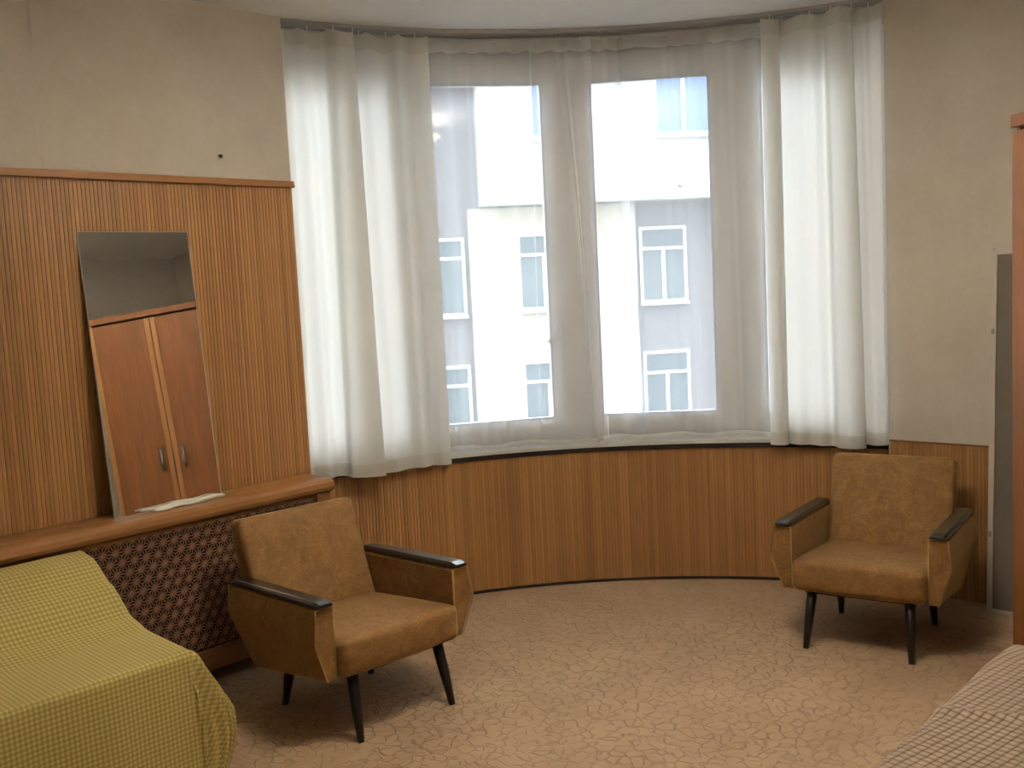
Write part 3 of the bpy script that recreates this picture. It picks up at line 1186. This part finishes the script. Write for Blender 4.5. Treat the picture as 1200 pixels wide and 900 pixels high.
# ------------------------------------------------------------------ building across the street
DIST = 24.0
fh = Vector((-sin(YAW), cos(YAW), 0))
rh = Vector((cos(YAW), sin(YAW), 0))
th = radians(8)
uu = rh * cos(th) + fh * sin(th)
org = Vector((0, 0, 0)) + fh * DIST
bld = empty('apartment_building', (org.x, org.y, -9.0), atan2(uu.y, uu.x))
tag(bld, 'cream and grey rendered apartment block across the street outside the windows', 'building')
K = DIST / 20.0
U = lambda u: u * K
Z = lambda z: 1.6 + (z - 1.6) * K + 9.0           # local height above the street
TOP = Z(5.8)
# local: x along the facade, -y towards the room
MB().box(-9, 13, 0.0, 9, 0, TOP).build('grey_wall', 'grey', bld)
MB().box(U(-.71), U(2.57), -0.16, 0.0, 0, Z(3.05)).build('cream_pier', 'cream', bld)
MB().box(U(-.47), 13, -0.62, 0.0, Z(3.08), TOP).build('projecting_storeys', 'ivory', bld)
MB().box(-9.2, 13.2, -0.9, 9.2, TOP, TOP + 0.25).build('roof', 'roof', bld)


def ext_window(u0, u1, z0, z1, y, cols, transom, glass='extglass', wallm='grey', hopper=True):
    f = MB()
    fwid = 0.07
    x0, x1, a0, a1 = U(u0), U(u1), Z(z0), Z(z1)
    f = ring(x0, x1, a0, a1, fwid, y - 0.05, y + 0.01)
    zt = a1
    if transom is not None:
        zt = Z(transom)
        f.box(x0 + fwid, x1 - fwid, y - 0.05, y + 0.01, zt - fwid / 2, zt + fwid / 2)
    for k in range(1, cols):
        xm = x0 + (x1 - x0) * k / cols
        f.box(xm - fwid * .6, xm + fwid * .6, y - 0.055, y + 0.01, a0 + fwid, (zt - fwid / 2) if transom is not None else a1 - fwid)
    wo = f.build('window', 'extframe', bld)
    MB().box(x0 - 0.02, x1 + 0.02, y - 0.12, y + 0.005, a0 - 0.05, a0).build('window_sill', 'extframe', wo)
    for k in range(cols):
        xa, xb = x0 + (x1 - x0) * k / cols + fwid * .6, x0 + (x1 - x0) * (k + 1) / cols - fwid * .6
        MB().box(xa, xb, y - 0.02, y - 0.012, a0 + fwid, (zt - fwid / 2) if transom is not None else a1 - fwid).build('pane', glass, wo)
    if transom is not None:
        MB().box(x0 + fwid, x1 - fwid, y - 0.02, y - 0.012, zt + fwid / 2, a1 - fwid).build('pane', glass, wo)


for dz in (0.0, -2.46, 2.44):
    if dz <= 0:
        ext_window(.20, 1.24, 1.06 + dz, 2.54 + dz, -0.16, 2, 2.13 + dz)
        ext_window(2.66, 3.62, 1.08 + dz, 2.58 + dz, 0.0, 2, 2.15 + dz)
        ext_window(5.2, 6.2, 1.08 + dz, 2.58 + dz, 0.0, 2, 2.15 + dz)
        ext_window(-1.86, -.80, 1.02 + dz, 2.52 + dz, 0.0, 2, 2.13 + dz)
        ext_window(-4.6, -3.5, 1.02 + dz, 2.52 + dz, 0.0, 2, 2.13 + dz)
for u0, u1 in ((-.38 + .88, 1.6), (2.90, 4.06), (5.6, 6.8)):
    ext_window(u0, u1, 4.27, 5.50, -0.62, 2, None, 'extglass_blue')
# two short drain spouts on the overhang
for u in (3.35, 4.0):
    MB().tube([(U(u), -0.62, Z(3.32)), (U(u) + 0.03, -0.78, Z(3.28))], 0.03, 8).build('drain_spout', 'roof', bld, smooth=True)

gr = MB().box(-60, 60, -60, 90, -9.3, -9.0)
struct('street_ground', gr, 'asphalt')

# the rest of the house the room belongs to: storeys above and below, neighbouring rooms behind, stretched to shade the facade
def house_block(name, z0, z1):
    p = [(40, -40), (40, YR + 0.25), (XR0 + 0.1, YR + 0.25)]
    for i in range(25):
        q = arc(100 + 70 * i / 24, 3.05)
        p.append((q.x, q.y))
    p += [(XL - 0.36, YC - 0.1), (XL - 0.36, -40)]
    slab(name, p, z0, z1, 'grey')


house_block('shading_upper_storeys', ZC + 0.22, 42.0)  # unseen storeys, made this tall to shade the facade opposite
house_block('lower_storeys', -9.0, -0.22)

# ------------------------------------------------------------------ lit ceiling lamp (its glow shows reflected in the window)
lamp = empty('ceiling_lamp', (-1.70, 2.46, ZC))
tag(lamp, 'round white glass ceiling lamp glowing above the middle of the room', 'lamp')
MB().tube([(0, 0, -0.0005), (0, 0, -0.03)], [0.085, 0.085], 24).build('ceiling_plate', 'whiteframe', lamp)
for nm, colr, stg in (('lamp_glass', (1.0, 0.82, 0.56, 1), LAMP), ('lamp_bulbs', (0.97, 0.94, 0.89, 1), BULB)):
    m = Mat(nm)
    m.b.inputs['Base Color'].default_value = (0.9, 0.88, 0.82, 1)
    m.b.inputs['Emission Color'].default_value = colr
    m.b.inputs['Emission Strength'].default_value = stg
    MT[nm] = m.m
MB().tube([(0, 0, -0.03), (0, 0, -0.150)], 0.010, 10).build('stem', 'whiteframe', lamp, smooth=True)
# open glass dish and, inside it, the glowing bulb cluster that lights the ceiling
MB().tube([(0, 0, -0.125), (0, 0, -0.128), (0, 0, -0.150), (0, 0, -0.172), (0, 0, -0.186), (0, 0, -0.190)],
          [0.185, 0.190, 0.165, 0.120, 0.060, 0.01], 32, cap=False).build('glass_dish', 'lamp_glass', lamp, smooth=True)
for k in range(3):
    an = 2 * pi * k / 3
    MB().tube([(0.075 * cos(an), 0.075 * sin(an), -0.158), (0.075 * cos(an), 0.075 * sin(an), -0.145), (0.075 * cos(an), 0.075 * sin(an), -0.132)],
              [0.03, 0.036, 0.02], 12).build('bulb', 'lamp_bulbs', lamp, smooth=True)
